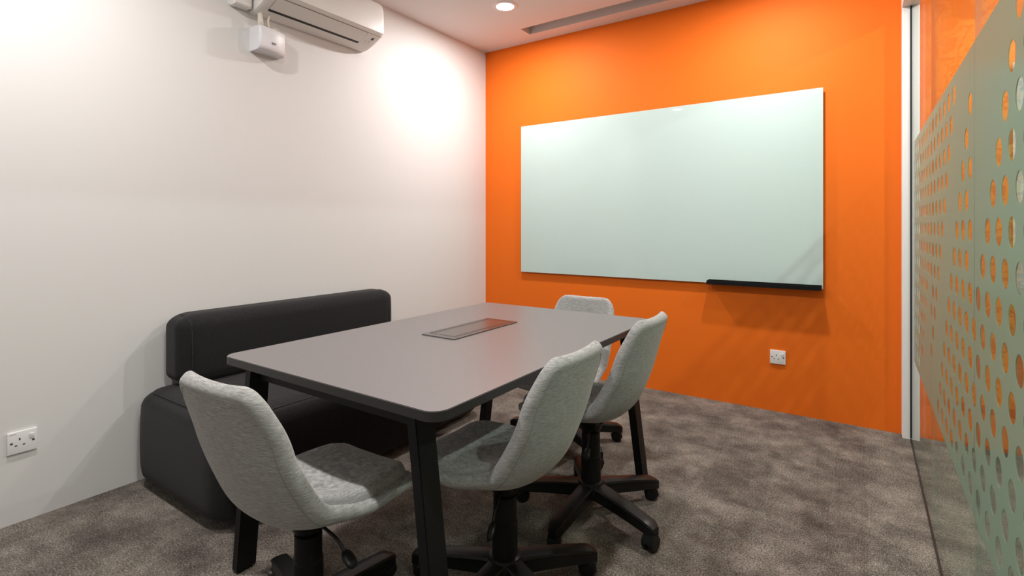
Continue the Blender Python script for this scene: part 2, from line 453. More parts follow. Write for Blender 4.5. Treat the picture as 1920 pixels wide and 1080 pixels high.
pane_labels = ['narrowest looking clear glass partition pane next to the white jamb, with dotted frosted band',
               'glass partition pane second from the white jamb, dotted frosted band across its middle',
               'glass partition pane at the right edge of the photo, nearest visible, dotted frosted band',
               None, None]
for i in range(5):
    ya, yb = joints[i + 1] + 0.0015, joints[i] - 0.0015
    if i == 0: yb = 3.527
    g = one_box((GX0, ya, 0.009), (GX1, yb, ZH - 0.004))
    g = obj('window_%d' % (i + 1), g, M['glass']); g['kind'] = 'structure'
    if pane_labels[i]: g['label'] = pane_labels[i]
    f = obj('frosted_film', film_piece(max(ya, Y0 + 0.02), min(yb, FY1), XG - 0.0006, 0.0004), M['film'], parent=g)
    f['label'] = 'pale green frosted film punched with round clear dots'
bm = bmesh.new()
box(bm, (XG - 0.003, Y0, 0.0), (XG + 0.015, 3.53, 0.009))
box(bm, (XG - 0.004, 3.5275, 0.013), (XG + 0.016, 3.534, ZH - 0.002))
struct('trim_4', bm, M['seal'], 'thin black channel that holds the glass')
bm = bmesh.new()
for j in joints[1:-1]: box(bm, (XG + 0.0005, j - 0.0012, 0.014), (XG + 0.0115, j + 0.0012, ZH - 0.006))
struct('trim_5', bm, M['clear_joint'])

# ------------------------------------------------------------------ downlights
def downlight(x, y, label, power, named='downlight', group=None):
    t = thing(named, label, 'ceiling light', (x, y, H), group=group)
    bm = bmesh.new()
    lathe(bm, [(0.074, -0.0035), (0.086, -0.004), (0.090, -0.001), (0.090, -0.0002), (0.072, -0.0002)], n=48)
    obj('rim', bm, M['plastic_white'], t, smooth=True)
    obj('lens', lathe(bmesh.new(), [(0.0735, -0.0003), (0.0735, -0.0025), (0.055, -0.004)], n=48), M['lens'], t, smooth=True)
    ld = bpy.data.lights.new('lamp', 'AREA'); ld.shape = 'DISK'; ld.size = 0.08; ld.energy = power; ld.color = LAMP_COLOR
    lo = bpy.data.objects.new('lamp', ld); C.objects.link(lo); lo.parent = t; lo.location = (0, 0, -0.006)
    return t
dl = ['round white downlight glowing on the ceiling near the left wall and orange wall',
      'round downlight on the ceiling near the orange wall and the glass',
      'round downlight on the ceiling above the near end of the sofa',
      'round downlight on the ceiling by the glass near the camera']
for (x, y), l in zip(LIGHTS, dl): downlight(x, y, l, LAMP_POWER)
for (x, y), l in zip(CORR_ADDED_LIGHTS, ['unseen lamp added to light the corridor, behind the camera side', 'unseen lamp added to light the corridor beyond the glass', 'unseen lamp added to light the far end of the corridor']):
    downlight(x, y, l, CORR_POWER)

# ------------------------------------------------------------------ whiteboard
BX0, BX1, BZ0, BZ1 = -2.350, -0.196, 0.786, 1.991
t = thing('glass_whiteboard', 'large pale green glass whiteboard on the orange wall', 'whiteboard', ((BX0 + BX1) / 2, Y1, BZ0))
t_off = Vector(t.location)
def local(bm, t): bmesh.ops.translate(bm, vec=-Vector(t.location), verts=bm.verts); return bm
YF = Y1 - 0.026
obj('glass_panel', local(one_box((BX0, YF, BZ0), (BX1, YF + 0.006, BZ1), 0.001, 1), t), M['board'], t)
for x in (BX0 + 0.15, (BX0 + BX1) / 2, BX1 - 0.15):
    for z in (BZ0 + 0.12, BZ1 - 0.12):
        bm = bmesh.new(); cyl(bm, (x, YF + 0.006, z), (x, Y1 - 0.0005, z), 0.02)
        obj('standoff', local(bm, t), M['black_metal'], t)
bm = bmesh.new()
TX0, TX1, TZ = -0.852, -0.203, BZ0 - 0.004
box(bm, (TX0, YF - 0.062, TZ), (TX1, YF + 0.0, TZ + 0.004)); box(bm, (TX0, YF - 0.062, TZ + 0.004), (TX1, YF - 0.058, TZ + 0.024))
box(bm, (TX0, YF - 0.004, TZ + 0.004), (TX1, YF - 0.0005, TZ + 0.028))
box(bm, (TX0, YF - 0.058, TZ + 0.004), (TX0 + 0.003, YF - 0.004, TZ + 0.024)); box(bm, (TX1 - 0.003, YF - 0.058, TZ + 0.004), (TX1, YF - 0.004, TZ + 0.024))
pt = obj('pen_tray', local(bm, t), M['tray_black'], t); pt['label'] = 'black pen tray under the right half of the board'

# ------------------------------------------------------------------ sockets
def socket(loc, rotz, label):
    """Plate in local XZ, facing local -Y, back at y=0."""
    t = thing('wall_socket', label, 'power socket', loc, rotz)
    W, Hh = 0.088, 0.086
    bm = bmesh.new(); box(bm, (-W / 2, -0.010, -Hh / 2), (W / 2, 0, Hh / 2), 0.0025, 3)
    obj('plate', bm, M['plastic_white'], t, autosmooth=True)
    bm = bmesh.new()
    def hole(x, z, w_, h_): box(bm, (x - w_ / 2, -0.0104, z - h_ / 2), (x + w_ / 2, -0.0098, z + h_ / 2))
    hole(-0.008, 0.012, 0.0045, 0.0085); hole(-0.019, -0.011, 0.0075, 0.004); hole(0.004, -0.011, 0.0075, 0.004)
    obj('pin_holes', bm, M['dark_gap'], t)
    sw = bmesh.new(); box(sw, (0.021, -0.0145, 0.004), (0.034, -0.0098, 0.026), 0.0015, 2)
    for v in sw.verts:
        if v.co.y < -0.012: v.co.y += (0.026 - v.co.z) * 0.13
    obj('switch', sw, M['plastic_white'], t, autosmooth=True)
    for x, z in ((-0.032, 0.0), (0.032, 0.0 - 0.002)):
        s = bmesh.new(); box(s, (x - 0.004, -0.0107, z - 0.0035), (x + 0.004, -0.0097, z + 0.0035), 0.0004, 1)
        obj('screw', s, M['screw_brown'], t)
    return t
socket((-0.4405, Y1, 0.343), 0.0, 'white single wall socket on the orange wall below the whiteboard')
s = socket((XL, 0.593, 0.3165), PI / 2, 'white single wall socket on the white wall left of the sofa')
# small printed mark at the corner of the left plate
bm = bmesh.new()
for k in range(5): box(bm, (-0.038 + k * 0.0042, -0.0102, 0.0325), (-0.0355 + k * 0.0042, -0.0099, 0.0350 - 0.0006 * (k % 2)))
obj('printed_mark', bm, M['screw_brown'], s)

# ------------------------------------------------------------------ air conditioner
AY0, AY1, AZ0 = 1.50, 2.267, 2.307
t = thing('air_conditioner', 'white split air conditioner high on the white wall', 'air conditioner', (XL, (AY0 + AY1) / 2, AZ0))
prof = [(0.0, 0.0), (0.045, 0.004), (0.105, 0.022), (0.165, 0.048), (0.198, 0.068), (0.214, 0.080), (0.2155, 0.100), (0.2135, 0.170),
        (0.208, 0.235), (0.195, 0.268), (0.165, 0.287), (0.110, 0.292), (0.0, 0.292)]
L_ = (AY1 - AY0)
def ac_ring(y, sx, inset=0.0):
    cx, cz = 0.08, 0.15
    return [((cx + (px - cx) * sx) if px > 0 else 0.0, y, cz + (pz - cz) * sx) for px, pz in prof]
bm = bmesh.new(); rings = []
ys = [(-L_ / 2, 0.90), (-L_ / 2 + 0.004, 0.955), (-L_ / 2 + 0.014, 0.99), (-L_ / 2 + 0.03, 1.0), (L_ / 2 - 0.03, 1.0), (L_ / 2 - 0.014, 0.99), (L_ / 2 - 0.004, 0.965), (L_ / 2, 0.93)]
for y, sx in ys: rings.append([bm.verts.new(p) for p in ac_ring(y, sx)])
n = len(prof)
for a, b in zip(rings, rings[1:]):
    for i in range(n): bm.faces.new((a[i], a[(i + 1) % n], b[(i + 1) % n], b[i]))
bm.faces.new(rings[0][::-1]); bm.faces.new(rings[-1]); bmesh.ops.recalc_face_normals(bm, faces=bm.faces)
obj('body', bm, M['ac_white'], t, autosmooth=True)
def on_bottom(d, off=0.0):
    """point at depth d from the wall on the sloping underside, pushed out by off"""
    for (a, za), (b, zb) in zip(prof, prof[1:]):
        if a <= d <= b:
            k = (d - a) / (b - a); z = za + (zb - za) * k
            nx, nz = (zb - za), -(b - a); l = math.hypot(nx, nz); return (d + nx / l * off, z + nz / l * off)
def strip(d0, d1, y0, y1, off, th=0.0015, nseg=6):
    bm = bmesh.new(); up = []; dn = []
    for i in range(nseg + 1):
        d = d0 + (d1 - d0) * i / nseg
        p = on_bottom(d, off); q = on_bottom(d, off - th)
        up.append((bm.verts.new((p[0], y0, p[1])), bm.verts.new((p[0], y1, p[1])))); dn.append((bm.verts.new((q[0], y0, q[1])), bm.verts.new((q[0], y1, q[1]))))
    for i in range(nseg):
        bm.faces.new((up[i][0], up[i][1], up[i + 1][1], up[i + 1][0])); bm.faces.new((dn[i][0], dn[i][1], dn[i + 1][1], dn[i + 1][0]))
        for k in (0, 1): bm.faces.new((up[i][k], up[i + 1][k], dn[i + 1][k], dn[i][k]))
    for i in (0, nseg): bm.faces.new((up[i][0], up[i][1], dn[i][1], dn[i][0]))
    bmesh.ops.recalc_face_normals(bm, faces=bm.faces); return bm
F0, F1 = -L_ / 2 + 0.055, L_ / 2 - 0.115
obj('outlet_gap', strip(0.088, 0.107, F0, F1, 0.0012), M['dark_gap'], t)
obj('outlet_outline', strip(0.104, 0.190, F0 - 0.002, F1 + 0.003, 0.0008), M['seam_grey'], t)
obj('louver', strip(0.107, 0.187, F0, F1, 0.0026), M['ac_white'], t, autosmooth=True)
obj('panel_seam', strip(0.1895, 0.1915, -L_ / 2 + 0.03, L_ / 2 - 0.01, 0.0008, 0.0006, 1), M['seam_grey'], t)
obj('display', strip(0.150, 0.168, L_ / 2 - 0.062, L_ / 2 - 0.046, 0.0012), M['screw_brown'], t)
obj('indicator', strip(0.118, 0.146, L_ / 2 - 0.060, L_ / 2 - 0.052, 0.0012), M['cream'], t)
bm = strip(0.128, 0.130, L_ / 2 - 0.092, L_ / 2 - 0.078, 0.0010, 0.0004, 1)
b2 = strip(0.112, 0.114, L_ / 2 - 0.088, L_ / 2 - 0.076, 0.0010, 0.0004, 1); merge(bm, b2)
obj('printed_mark', bm, M['seam_grey'], t)
obj('rear_seam', strip(0.012, 0.0145, -L_ / 2 + 0.03, L_ / 2 - 0.02, 0.0008, 0.0006, 1), M['seam_grey'], t)

# trunking, pipe and pump
t = thing('cable_trunking', 'white square trunking on the wall left of the air conditioner', 'trunking', (XL, 1.44, 2.315))
obj('cover', one_box((0.006, -0.044, 0), (0.062, 0.044, H - 2.315 - 0.001), 0.003), M['ac_white'], t, autosmooth=True)
obj('back_plate', one_box((0, -0.048, 0.006), (0.006, 0.048, H - 2.315 - 0.001)), M['plastic_white'], t)
obj('end_gap', one_box((0.0075, -0.043, 0.004), (0.0625, 0.0448, 0.0055)), M['dark_gap'], t)

t = thing('drain_pipe', 'short cream pipe and wires between the air conditioner and pump box', 'pipe', (XL, 1.54, 2.235))
bm = bmesh.new(); cyl(bm, (0.045, 0, 0.0), (0.045, 0, 0.088), 0.014); obj('pipe', bm, M['cream'], t)
bm = bmesh.new(); tube(bm, catmull([(0.05, 0.045, 0.015), (0.06, 0.035, 0.045), (0.06, 0.045, 0.075), (0.05, 0.06, 0.080)], 6), 0.005)
obj('wire', bm, M['cream'], t, smooth=True)
bm = bmesh.new(); tube(bm, catmull([(0.03, 0.075, 0.012), (0.035, 0.095, 0.025), (0.035, 0.115, 0.022), (0.03, 0.122, 0.001)], 6), 0.0028)
obj('wire', bm, M['cream'], t, smooth=True)

PY0, PY1 = 1.505, 1.672
t = thing('condensate_pump', 'small pale grey pump box on the wall below the air conditioner', 'pump', (XL, (PY0 + PY1) / 2, 2.107))
pw = (PY1 - PY0) / 2
out = [(0, -pw), (0.092, -pw), (0.100, -pw + 0.01)] + [(0.100 - 0.03 * (k / 8) ** 2.2, -pw + 0.01 + (2 * pw - 0.014) * k / 8) for k in range(1, 9)] + [(0.06, pw), (0, pw)]
def shell(zlist, name, m):
    bm = bmesh.new(); R = []
    for z, s_ in zlist: R.append([bm.verts.new((x * s_, y * (0.985 + 0.015 * s_) , z)) for x, y in out])
    k = len(out)
    for a, b in zip(R, R[1:]):
        for i in range(k): bm.faces.new((a[i], a[(i + 1) % k], b[(i + 1) % k], b[i]))
    bm.faces.new(R[0][::-1]); bm.faces.new(R[-1]); bmesh.ops.recalc_face_normals(bm, faces=bm.faces)
    return obj(name, bm, m, t, autosmooth=True)
shell([(0.0, 0.84), (0.004, 0.90), (0.012, 0.955), (0.025, 0.985), (0.085, 1.0)], 'tank', M['pump_white'])
shell([(0.0853, 1.0), (0.112, 0.99), (0.124, 0.96), (0.127, 0.90)], 'lid', M['pump_white'])
bm = bmesh.new()
for r_ in range(2):
    for k in range(4):
        if (r_ + k) % 3 != 2: box(bm, (0.0975, -0.012 + k * 0.006, 0.040 + r_ * 0.0055), (0.0985, -0.0075 + k * 0.006, 0.044 + r_ * 0.0055))
        else: box(bm, (0.0975, -0.012 + k * 0.006, 0.041 + r_ * 0.0055), (0.0985, -0.0095 + k * 0.006, 0.044 + r_ * 0.0055))
obj('printed_mark', bm, M['dark_gap'], t)

# ------------------------------------------------------------------ table
TX0, TX1, TY0, TY1, TZ = -1.762, -0.803, 0.874, 2.334, 0.7326
tcx, tcy = (TX0 + TX1) / 2, (TY0 + TY1) / 2
t = thing('meeting_table', 'grey topped meeting table with splayed black legs', 'table', (tcx, tcy, 0))
hx, hy = (TX1 - TX0) / 2, (TY1 - TY0) / 2
bm = prism(round_rect(-hx, -hy, hx, hy, 0.045, 10), 'z', TZ - 0.025, TZ)
top = [f for f in bm.faces if f.normal.z > 0.9]
ed = [e_ for e_ in bm.edges if all(abs(v.co.z - TZ) < 1e-5 for v in e_.verts)]
bmesh.ops.bevel(bm, geom=ed, offset=0.0015, segments=2, affect='EDGES')
bm.normal_update()
for f in bm.faces: f.material_index = 0 if f.normal.z > 0.75 else 1
obj('table_top', bm, [M['table_top'], M['table_edge']], t, autosmooth=True)
fr = bmesh.new(); zi0, zi1 = TZ - 0.075, TZ - 0.025
ix, iy = hx - 0.115, hy - 0.06
box(fr, (-ix, -iy, zi0), (ix, -iy + 0.03, zi1)); box(fr, (-ix, iy - 0.03, zi0), (ix, iy, zi1))
box(fr, (-ix, -iy + 0.03, zi0), (-ix + 0.03, iy - 0.03, zi1)); box(fr, (ix - 0.03, -iy + 0.03, zi0), (ix, iy - 0.03, zi1))
obj('frame', fr, M['black_metal'], t)
def slant(p, q, a, b, bev=0.003):
    """leg with an a x b section from p (top centre) to q (bottom centre), cut level at both ends"""
    bm = bmesh.new(); vs_ = []
    for c, s_ in ((p, 1.0), (q, 1.0)):
        for sx, sy in ((-1, -1), (1, -1), (1, 1), (-1, 1)): vs_.append(bm.verts.new((c[0] + sx * a / 2 * s_, c[1] + sy * b / 2 * s_, c[2])))
    for i in range(4): bm.faces.new((vs_[i], vs_[(i + 1) % 4], vs_[4 + (i + 1) % 4], vs_[4 + i]))
    bm.faces.new(vs_[:4][::-1]); bm.faces.new(vs_[4:]); bmesh.ops.recalc_face_normals(bm, faces=bm.faces)
    bmesh.ops.bevel(bm, geom=list(bm.edges), offset=bev, segments=2, affect='EDGES'); return bm
for sx in (-1, 1):
    for sy in (-1, 1):
        leg = slant((sx * (hx - 0.115 + 0.002), sy * (hy - 0.062), TZ - 0.0252), (sx * (hx - 0.025), sy * (hy - 0.062 + 0.0), 0.006), 0.034, 0.066)
        l = obj('leg', leg, M['black_metal'], t, autosmooth=True)
        obj('foot_pad', prism(round_rect(sx * (hx - 0.025) - 0.013, sy * (hy - 0.062) - 0.025, sx * (hx - 0.025) + 0.013, sy * (hy - 0.062) + 0.025, 0.006, 3), 'z', 0, 0.0065), M['black_plastic'], l)
HX0, HX1, HY0, HY1 = -1.4425, -1.272, 1.483, 1.915
h = thing('cable_hatch', 'flat metal cable hatch set in the middle of the table top', 'cable hatch', ((HX0 + HX1) / 2, (HY0 + HY1) / 2, TZ))
a, b = (HX1 - HX0) / 2, (HY1 - HY0) / 2
bm = bmesh.new()
fo = round_rect(-a, -b, a, b, 0.006, 3); fi = round_rect(-a + 0.016, -b + 0.03, a - 0.016, b - 0.016, 0.002, 3)
for z in (0.0, 0.004): pass
vo = [bm.verts.new((x, y, 0.004)) for x, y in fo]; vi = [bm.verts.new((x, y, 0.004)) for x, y in fi]
vo0 = [bm.verts.new((x * 1.006, y * 1.004, 0.0)) for x, y in fo]; vi0 = [bm.verts.new((x, y, 0.0)) for x, y in fi]
n = len(fo)
for i in range(n):
    j = (i + 1) % n
    bm.faces.new((vo[i], vo[j], vi[j], vi[i])); bm.faces.new((vo0[j], vo0[i], vo[i], vo[j])); bm.faces.new((vi[i], vi[j], vi0[j], vi0[i]))
bmesh.ops.recalc_face_normals(bm, faces=bm.faces)
obj('hatch_frame', bm, M['hatch_metal'], h)
obj('gasket', one_box((-a + 0.015, -b + 0.029, 0.0002), (a - 0.015, b - 0.015, 0.0012)), M['dark_gap'], h)
lid = bmesh.new(); box(lid, (-a + 0.021, -b + 0.034, 0.0013), (a - 0.018, b - 0.021, 0.0042), 0.0006, 1)
lid = obj('hatch_lid', lid, M['hatch_metal'], h)
bm = bmesh.new()
for x in (-a + 0.030, a - 0.034, a - 0.028): box(bm, (x, -b + 0.044, 0.00415), (x + 0.0015, b - 0.03, 0.0045))
obj('groove', bm, M['dark_gap'], lid)

# ------------------------------------------------------------------ sofa
t = thing('sofa', 'low charcoal fabric sofa bench against the white wall', 'sofa', (-2.345, 1.72, 0))
sx0, sx1, sy0, sy1 = -2.728, -1.955, 0.965, 2.56
seat = rbox((sx1 - sx0, sy1 - sy0, 0.425), ((sx0 + sx1) / 2 + 2.345, (sy0 + sy1) / 2 - 1.72, 0.2135), (0.115, 0.115, 0.065))
for v in seat.verts:      # slight upholstery swell
    c = v.co; k = 1 - abs((c.z - 0.21) / 0.215) ** 2
    c.y += math.copysign(0.010 * k, c.y) if abs(c.y) > 0.7 else 0
    if c.x > 0.3: c.x += 0.012 * k
    if c.z < 0.12:
        f_ = 1 - 0.045 * ((0.12 - c.z) / 0.12) ** 2; c.x *= f_; c.y *= 1 - 0.025 * ((0.12 - c.z) / 0.12) ** 2
    if c.z > 0.38: c.z += 0.006 * math.cos(c.y * 1.6)
obj('seat', seat, M['charcoal'], t, smooth=True)
bx0, bx1, by0, by1 = -2.728, -2.535, 1.075, 2.365
back = rbox((bx1 - bx0, by1 - by0, 0.328), ((bx0 + bx1) / 2 + 2.345, (by0 + by1) / 2 - 1.72, 0.425 + 0.328 / 2), (0.062, 0.10, 0.062))
for v in back.verts:
    c = v.co; k = 1 - abs((c.z - 0.59) / 0.17) ** 2
    if c.x > -0.25: c.x += 0.008 * k
    c.x = max(c.x, -2.734 + 2.345)
obj('backrest', back, M['charcoal'], t, smooth=True)
def seam_loop(x0, x1, y0, y1, r, z, dz=0.0):
    return [(p[0], p[1], z) for p in round_rect(x0, y0, x1, y1, r, 8)]
bm = bmesh.new()
o_ = 0.016
tube(bm, [(x + 2.345, y - 1.72, 0.4155) for x, y in round_rect(sx0 + 0.045, sy0 + 0.040, sx1 - 0.038, sy1 - 0.04, 0.08, 8)], 0.0026, closed=True, n=6)
obj('seat_seam', bm, M['charcoal_seam'], t, smooth=True)
for y, s_ in ((by0 + 0.052, 1), (by1 - 0.052, -1)):
    bm = bmesh.new()
    xa, xb, za, zb = bx0 + 0.02, bx1 + 0.003, 0.445, 0.745
    pts = [(xb + 2.345 - 0.004, y - 1.72, za + 0.05), (xb + 2.345, y - 1.72, 0.59), (xb + 2.345 - 0.008, y - 1.72, zb - 0.05), (xb + 2.345 - 0.032, y - 1.72, zb - 0.012), ((xa + xb) / 2 + 2.345, y - 1.72, zb + 0.0015), (xa + 2.345 + 0.03, y - 1.72, zb - 0.006)]
    tube(bm, catmull(pts, 6), 0.0024, n=6)
    obj('backrest_seam', bm, M['charcoal_seam'], t, smooth=True)

# ------------------------------------------------------------------ chairs
SPINE = [(0.262, 0.400), (0.20, 0.406), (0.11, 0.402), (0.03, 0.398), (-0.045, 0.402), (-0.110, 0.424), (-0.160, 0.472), (-0.192, 0.54), (-0.218, 0.62), (-0.243, 0.71), (-0.270, 0.808)]
SP = catmull([(0, y, z) for y, z in SPINE], 10)
ARC = [0.0]
for p, q in zip(SP, SP[1:]): ARC.append(ARC[-1] + (q - p).length)
LEN = ARC[-1]
def spine_at(s):
    s = max(0.0, min(LEN, s))
    for i in range(len(ARC) - 1):
        if s <= ARC[i + 1]:
            k = (s - ARC[i]) / (ARC[i + 1] - ARC[i]); return SP[i].lerp(SP[i + 1], k)
    return SP[-1]
def lerp_tab(tab, s):
    if s <= tab[0][0]: return tab[0][1]
    for (a, va), (b, vb) in zip(tab, tab[1:]):
        if s <= b:
            k = (s - a) / (b - a); k = k * k * (3 - 2 * k); return va + (vb - va) * k
    return tab[-1][1]
WT = [(0, 0.385), (0.2, 0.42), (0.36, 0.385), (0.50, 0.385), (0.66, 0.385), (LEN, 0.338)]
CURL = [(0, 0.012), (0.18, 0.026), (0.33, 0.052), (0.45, 0.062), (0.62, 0.042), (LEN, 0.018)]
TH = [(0, 0.034), (0.25, 0.036), (0.40, 0.050), (0.55, 0.048), (LEN, 0.036)]
def half_w(s):
    W = lerp_tab(WT, s) / 2; rc0, rc1 = 0.080, 0.060
    if s < rc0: return W - rc0 + math.sqrt(max(0, rc0 * rc0 - (rc0 - s) ** 2))
    if s > LEN - rc1: d = LEN - s; return W - rc1 + math.sqrt(max(0, rc1 * rc1 - (rc1 - d) ** 2))
    return W
def surf(s, v):
    p = spine_at(s); p0, p1 = spine_at(s - 0.006), spine_at(s + 0.006); tg = (p1 - p0).normalized()
    nrm = Vector((0, -tg.z, tg.y)) if False else Vector((1, 0, 0)).cross(tg)      # towards the sitter
    if nrm.dot(Vector((0, 0.35, 0.65)) - p) < 0: nrm = -nrm
    c = lerp_tab(CURL, s)
    return p + Vector((v * half_w(s), 0, 0)) + nrm * (c * (abs(v) * half_w(s) * 2 / lerp_tab(WT, s)) ** 2.3), nrm
def surf_n(s, v):
    e_ = 0.004
    a = surf(s, min(1, v + 0.02))[0] - surf(s, max(-1, v - 0.02))[0]
    b = surf(min(LEN, s + e_), v)[0] - surf(max(0, s - e_), v)[0]
    b.x = 0
    n_ = a.cross(b).normalized(); ref = surf(s, v)[1]
    return n_ if n_.dot(ref) > 0 else -n_
def make_shell_bm():
    NS, NV = 74, 34
    ss = [LEN * (0.5 - 0.5 * math.cos(PI * i / NS)) * 0.35 + LEN * i / NS * 0.65 for i in range(NS + 1)]
    vv = [math.sin(PI / 2 * (-1 + 2 * j / NV)) * 0.75 + (-1 + 2 * j / NV) * 0.25 for j in range(NV + 1)]
    bm = bmesh.new(); A = []; B = []
    for i, s in enumerate(ss):
        ra, rb = [], []
        for j, v in enumerate(vv):
            p, _ = surf(s, v); nn = surf_n(s, v)
            es = min(s, LEN - s); W = half_w(s); ev = (1 - abs(v)) * W
            rr = 0.022
            def k(d): d = min(1.0, d / rr); return math.sqrt(max(0.0, 1 - (1 - d) ** 2))
            th = lerp_tab(TH, s) * k(es) * k(ev)
            if i in (0, NS) or j in (0, NV):
                q = bm.verts.new(p); ra.append(q); rb.append(q)
            else:
                ra.append(bm.verts.new(p + nn * th * 0.5)); rb.append(bm.verts.new(p - nn * th * 0.5))
        A.append(ra); B.append(rb)
    for i in range(NS):
        for j in range(NV):
            bm.faces.new((A[i][j], A[i][j + 1], A[i + 1][j + 1], A[i + 1][j])); 
            if True:
                bm.faces.new((B[i][j], B[i + 1][j], B[i + 1][j + 1], B[i][j + 1]))
    bmesh.ops.recalc_face_normals(bm, faces=bm.faces)
    return bm
def piping_bm():
    """seam on the outer side, a little inside the edge, all round the back and along the seat"""
    bm = bmesh.new(); pts = []
    def pt(s, v):
        p, _ = surf(s, v); nn = surf_n(s, v); return p - nn * lerp_tab(TH, s) * 0.495
    N = 60; s1 = LEN - 0.026
    for i in range(N + 1): s = 0.05 + (s1 - 0.06 - 0.05) * i / N; pts.append(pt(s, (half_w(s) - 0.024) / half_w(s)))
    for i in range(1, 12):
        a_ = PI / 2 * i / 12; s = s1 - 0.06 + 0.06 * math.sin(a_); wv = half_w(min(s, LEN - 0.05)) ; pts.append(pt(s, (wv - 0.024 - 0.05 * (1 - math.cos(a_))) / half_w(s)))
    vend = (half_w(LEN - 0.05) - 0.074) / half_w(s1)
    for i in range(13): pts.append(pt(s1, vend * (1 - 2 * i / 12)))
    left = [Vector((-p.x, p.y, p.z)) for p in pts[:N + 12]][::-1]
    tube(bm, pts[:-1] + left, 0.0013, n=6)
    return bm
def pad_bm():
    """seat cushion lying in the shell"""
    bm = bmesh.new(); NS, NV = 28, 26; s0, s1 = 0.012, 0.385
    A = []; B = []
    for i in range(NS + 1):
        u = -1 + 2 * i / NS; us = math.sin(PI / 2 * u); s = s0 + (s1 - s0) * (us + 1) / 2
        es = min(s - s0, s1 - s); ra, rb = [], []
        rc = 0.07
        for j in range(NV + 1):
            v = math.sin(PI / 2 * (-1 + 2 * j / NV))
            W = half_w(max(0.05, s)) - 0.024
            W = W - (0 if s > s0 + rc else rc - math.sqrt(max(0, rc * rc - (rc - (s - s0)) ** 2)))
            vx = v * W / half_w(s)
            vx = max(-1, min(1, vx))
            p, _ = surf(s, vx); nn = surf_n(s, vx)
            p = Vector((v * W, p.y, p.z))
            ev = (1 - abs(v)) * W
            def k(d, rr): d = min(1.0, d / rr); return math.sqrt(max(0.0, 1 - (1 - d) ** 2))
            base = lerp_tab(TH, s) * 0.40
            th = 0.034 * k(es, 0.03) * k(ev, 0.03) + 0.008 * k(es, 0.2) * k(ev, 0.2)
            nz = Vector((0, nn.y * 0.5, nn.z)).normalized()
            if i in (0, NS) or j in (0, NV): q = bm.verts.new(p + nn * base); ra.append(q); rb.append(q)
            else: ra.append(bm.verts.new(p + nn * base + nz * th)); rb.append(bm.verts.new(p + nn * (base - 0.004)))
        A.append(ra); B.append(rb)
    for i in range(NS):
        for j in range(NV):
            bm.faces.new((A[i][j], A[i][j + 1], A[i + 1][j + 1], A[i + 1][j]))
            bm.faces.new((B[i][j], B[i + 1][j], B[i + 1][j + 1], B[i][j + 1]))
    bmesh.ops.recalc_face_normals(bm, faces=bm.faces)
    return bm
def arm_bm(ang):
    """one arched arm of the star base, hollow flanked, with a rounded tip"""
    bm = bmesh.new(); R = 0.318; N = 14; rings = []
    for i in range(N + 1):
        k = i / N; r = 0.022 + (R - 0.022) * k
        zt = 0.126 - 0.036 * k ** 1.4 - (0.010 * max(0, (k - 0.9) / 0.1) ** 2)
        zb = zt - (0.054 - 0.014 * k) + (0.010 * max(0, (k - 0.9) / 0.1) ** 2)
        w_ = 0.032 - 0.006 * k; w_ *= 1 - 0.35 * max(0, (k - 0.92) / 0.08) ** 2
        wb = w_ * 0.92
        sec = [(-wb, zb), (wb, zb), (wb * 0.98, zb + 0.012), (w_ * 0.86, zb + 0.016), (w_ * 0.86, zt - 0.012), (w_, zt - 0.008), (w_ * 0.86, zt - 0.001), (w_ * 0.3, zt + 0.0015),
               (-w_ * 0.3, zt + 0.0015), (-w_ * 0.86, zt - 0.001), (-w_, zt - 0.008), (-w_ * 0.86, zt - 0.012), (-w_ * 0.86, zb + 0.016), (-wb * 0.98, zb + 0.012)]
        rings.append([bm.verts.new((r * math.cos(ang) - y * math.sin(ang), r * math.sin(ang) + y * math.cos(ang), z)) for y, z in sec])
    m_ = len(rings[0])
    for a_, b_ in zip(rings, rings[1:]):
        for i in range(m_): bm.faces.new((a_[i], a_[(i + 1) % m_], b_[(i + 1) % m_], b_[i]))
    bm.faces.new(rings[0][::-1]); bm.faces.new(rings[-1]); bmesh.ops.recalc_face_normals(bm, faces=bm.faces)
    return bm
def castor_parts(ang, swivel, parent):
    R = 0.302; c = Vector((R * math.cos(ang), R * math.sin(ang), 0))
    bm = bmesh.new(); rw = 0.027
    d = Vector((math.cos(swivel), math.sin(swivel), 0)); ax = Vector((-d.y, d.x, 0))
    wc = c - d * 0.012 + Vector((0, 0, rw))
    for s_ in (-1, 1):
        for (r0, r1, o0, o1) in ((rw * 0.92, rw, 0.005, 0.008), (rw, rw, 0.008, 0.020), (rw, rw * 0.8, 0.020, 0.0245)):
            cyl(bm, wc + ax * s_ * o0, wc + ax * s_ * o1, r0, r1, n=28)
    o = obj('castor', bm, M['black_plastic'], parent, autosmooth=True)
    # hood over the wheels
    bm = bmesh.new(); N = 12; prev = None
    A = []
    for i in range(N + 1):
        t_ = -0.25 + (PI + 0.1) * i / N; rr = rw + 0.004
        p = wc + (d * math.cos(t_) + Vector((0, 0, 1)) * math.sin(t_)) * rr
        q = wc + (d * math.cos(t_) + Vector((0, 0, 1)) * math.sin(t_)) * (rr - 0.003)
        A.append([bm.verts.new(p - ax * 0.020), bm.verts.new(p + ax * 0.020), bm.verts.new(q + ax * 0.020), bm.verts.new(q - ax * 0.020)])
    for a_, b_ in zip(A, A[1:]):
        for i in range(4): bm.faces.new((a_[i], a_[(i + 1) % 4], b_[(i + 1) % 4], b_[i]))
    bm.faces.new(A[0][::-1]); bm.faces.new(A[-1])
    cyl(bm, c + Vector((0, 0, 0.052)), c + Vector((0, 0, 0.070)), 0.009, n=14)
    bmesh.ops.recalc_face_normals(bm, faces=bm.faces)
    obj('castor_hood', bm, M['black_plastic'], o, autosmooth=True)

